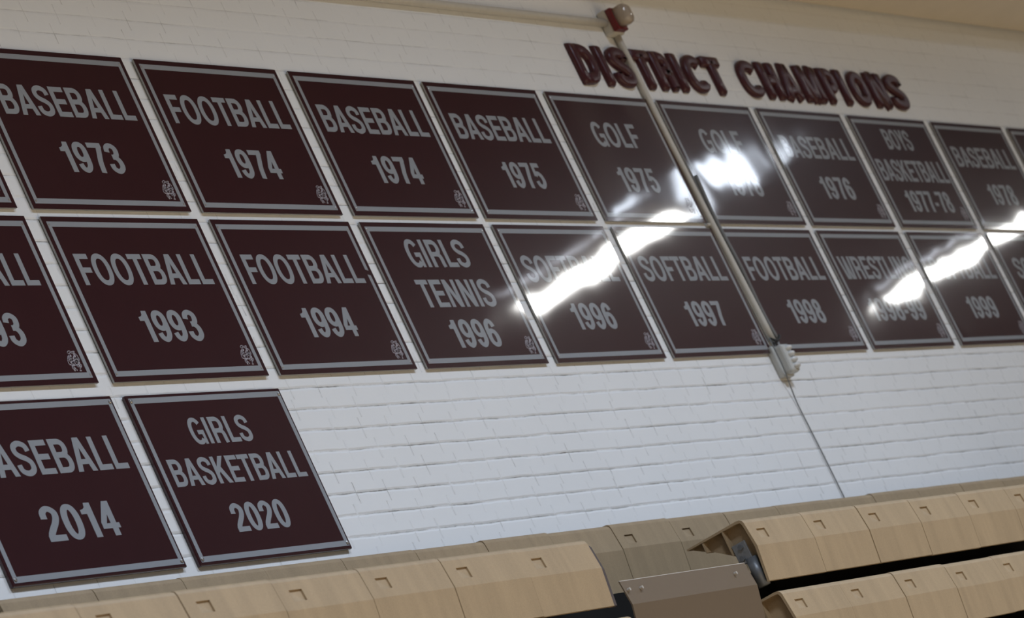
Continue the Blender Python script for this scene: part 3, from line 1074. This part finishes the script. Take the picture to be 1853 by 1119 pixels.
R4R = [XA - .02 + PITCH * k for k in range(3, 7)]
for _ in seat_row(R4R, 1.11, -2.937, lambda i: 'tan seat in the lowest row past the aisle, %s whose top edge shows' % ORD[i], 'lowest seats past the aisle'):
    pass

# taupe sheet panel closing the aisle
t = thing('aisle_panel', P(.532, 1.06, -2.893), 'bent taupe metal panel closing the aisle between the tan seat rows', 'panel')
W_ = .895
mb = MB()
prof = [(.008, .352), (.016, .268), (-.046, .0), (-.051, .0), (.011, .268), (.004, .352)]
mb.extr([(-d, y) for d, y in prof], 0, W_, 'x')
mb.build('sheet', M['panel'], t)
MB().box(0, W_, -.0085, -.0035, .3515, .3532).build('pale_edge', M['paleedge'], t)  # pale strip along the sheet's top edge
for x, yy in ((.02, .318), (.106, .318), (.78, .318)):
    b = MB()
    b.tube([(x, -.012, yy), (x, -.022, yy)], .0055, 10)
    b.build('bolt', M['bolt'], t)

# steel understructure: one frame on the floor, near black for the shade between seat rows
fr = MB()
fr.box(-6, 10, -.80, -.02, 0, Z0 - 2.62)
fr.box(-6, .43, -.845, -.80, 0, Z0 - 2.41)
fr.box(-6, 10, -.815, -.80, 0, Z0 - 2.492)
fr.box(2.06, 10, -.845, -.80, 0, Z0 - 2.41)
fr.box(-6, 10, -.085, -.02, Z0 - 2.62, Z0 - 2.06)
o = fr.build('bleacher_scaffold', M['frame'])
tag(o, 'steel bleacher frame with the shade between the seat rows put into its black colour', 'bleacher structure')

# ------------------------------------------------------------------ hung lamps whose reflections lie on the signs


def lamp(x, d, yv, label):
    t = thing('strip_lamp', P(x, d, yv), label, 'lamp', 'strip lamps')
    MB().box(-.24, .24, -.67, .67, .012, .10).build('housing', M['hood'], t, bevel=.01)
    MB().box(-.215, .215, -.63, .63, 0, .014).build('lamp_lens', M['tube'], t)
    wg = MB().box(-.56, -.24, -.62, .62, .055, .068)
    wg.build('reflector_wing', M['hood'], t)
    for k in range(5):
        MB().box(-.50, -.42, -.55 + k * .235, -.55 + k * .235 + .15, .050, .056).build('uplight_slot', M['slot'], t)
    for yy in (-.5, .5):
        MB().tube([(0, yy, .10), (0, yy, 10.19 - Z0 - yv)], .008, 6).build('hanger_rod', M['steel'], t)


for x, nm in ((12.4, 'reflected across the SOFTBALL signs'), (18.2, 'reflected across WRESTLING')):
    lamp(x, 4.05, 1.40, 'white ceiling strip lamp %s' % nm)
# added glowing panes, (x, d) outlines shaped to mirror as glare on the signs
GLARE_PANES = [('long cool added glow pane shaped for the glare across the GOLF 1976 year', [(14.48, 3.98), (15.10, 3.96), (15.74, 4.15), (15.92, 4.29), (15.40, 4.31), (14.70, 4.13)]),
       ('slanting added glow pane shaped for the glare beside the conduit', [(14.47, 4.25), (14.47, 4.16), (15.19, 4.40), (16.05, 4.78), (15.88, 4.82), (15.06, 4.53)]),
       ('small added glow pane shaped for the glare low on the GOLF 1975 sign', [(14.62, 4.79), (14.78, 4.75), (14.58, 4.61), (14.44, 4.64)]),
       ('narrow added glow pane shaped for the glare at the edge of BASEBALL 1976', [(15.27, 3.72), (15.36, 3.73), (15.78, 3.90), (15.86, 3.97), (15.62, 3.91)])]
for lab, poly in GLARE_PANES:
    cx = sum(p[0] for p in poly) / len(poly)
    cd = sum(p[1] for p in poly) / len(poly)
    t = thing('glare_pane', P(cx, cd, 2.2), lab, 'glare_pane')
    loc = [(x - cx, -(d - cd)) for x, d in poly]
    MB().extr(loc, 0, .02, 'z').build('pane', M['pane_glow'], t, bevel=.0)
    MB().extr([(x * 1.03, y * 1.03) for x, y in loc], .02, 10.18 - Z0 - 2.2, 'z').build('shaft', M['hood'], t)
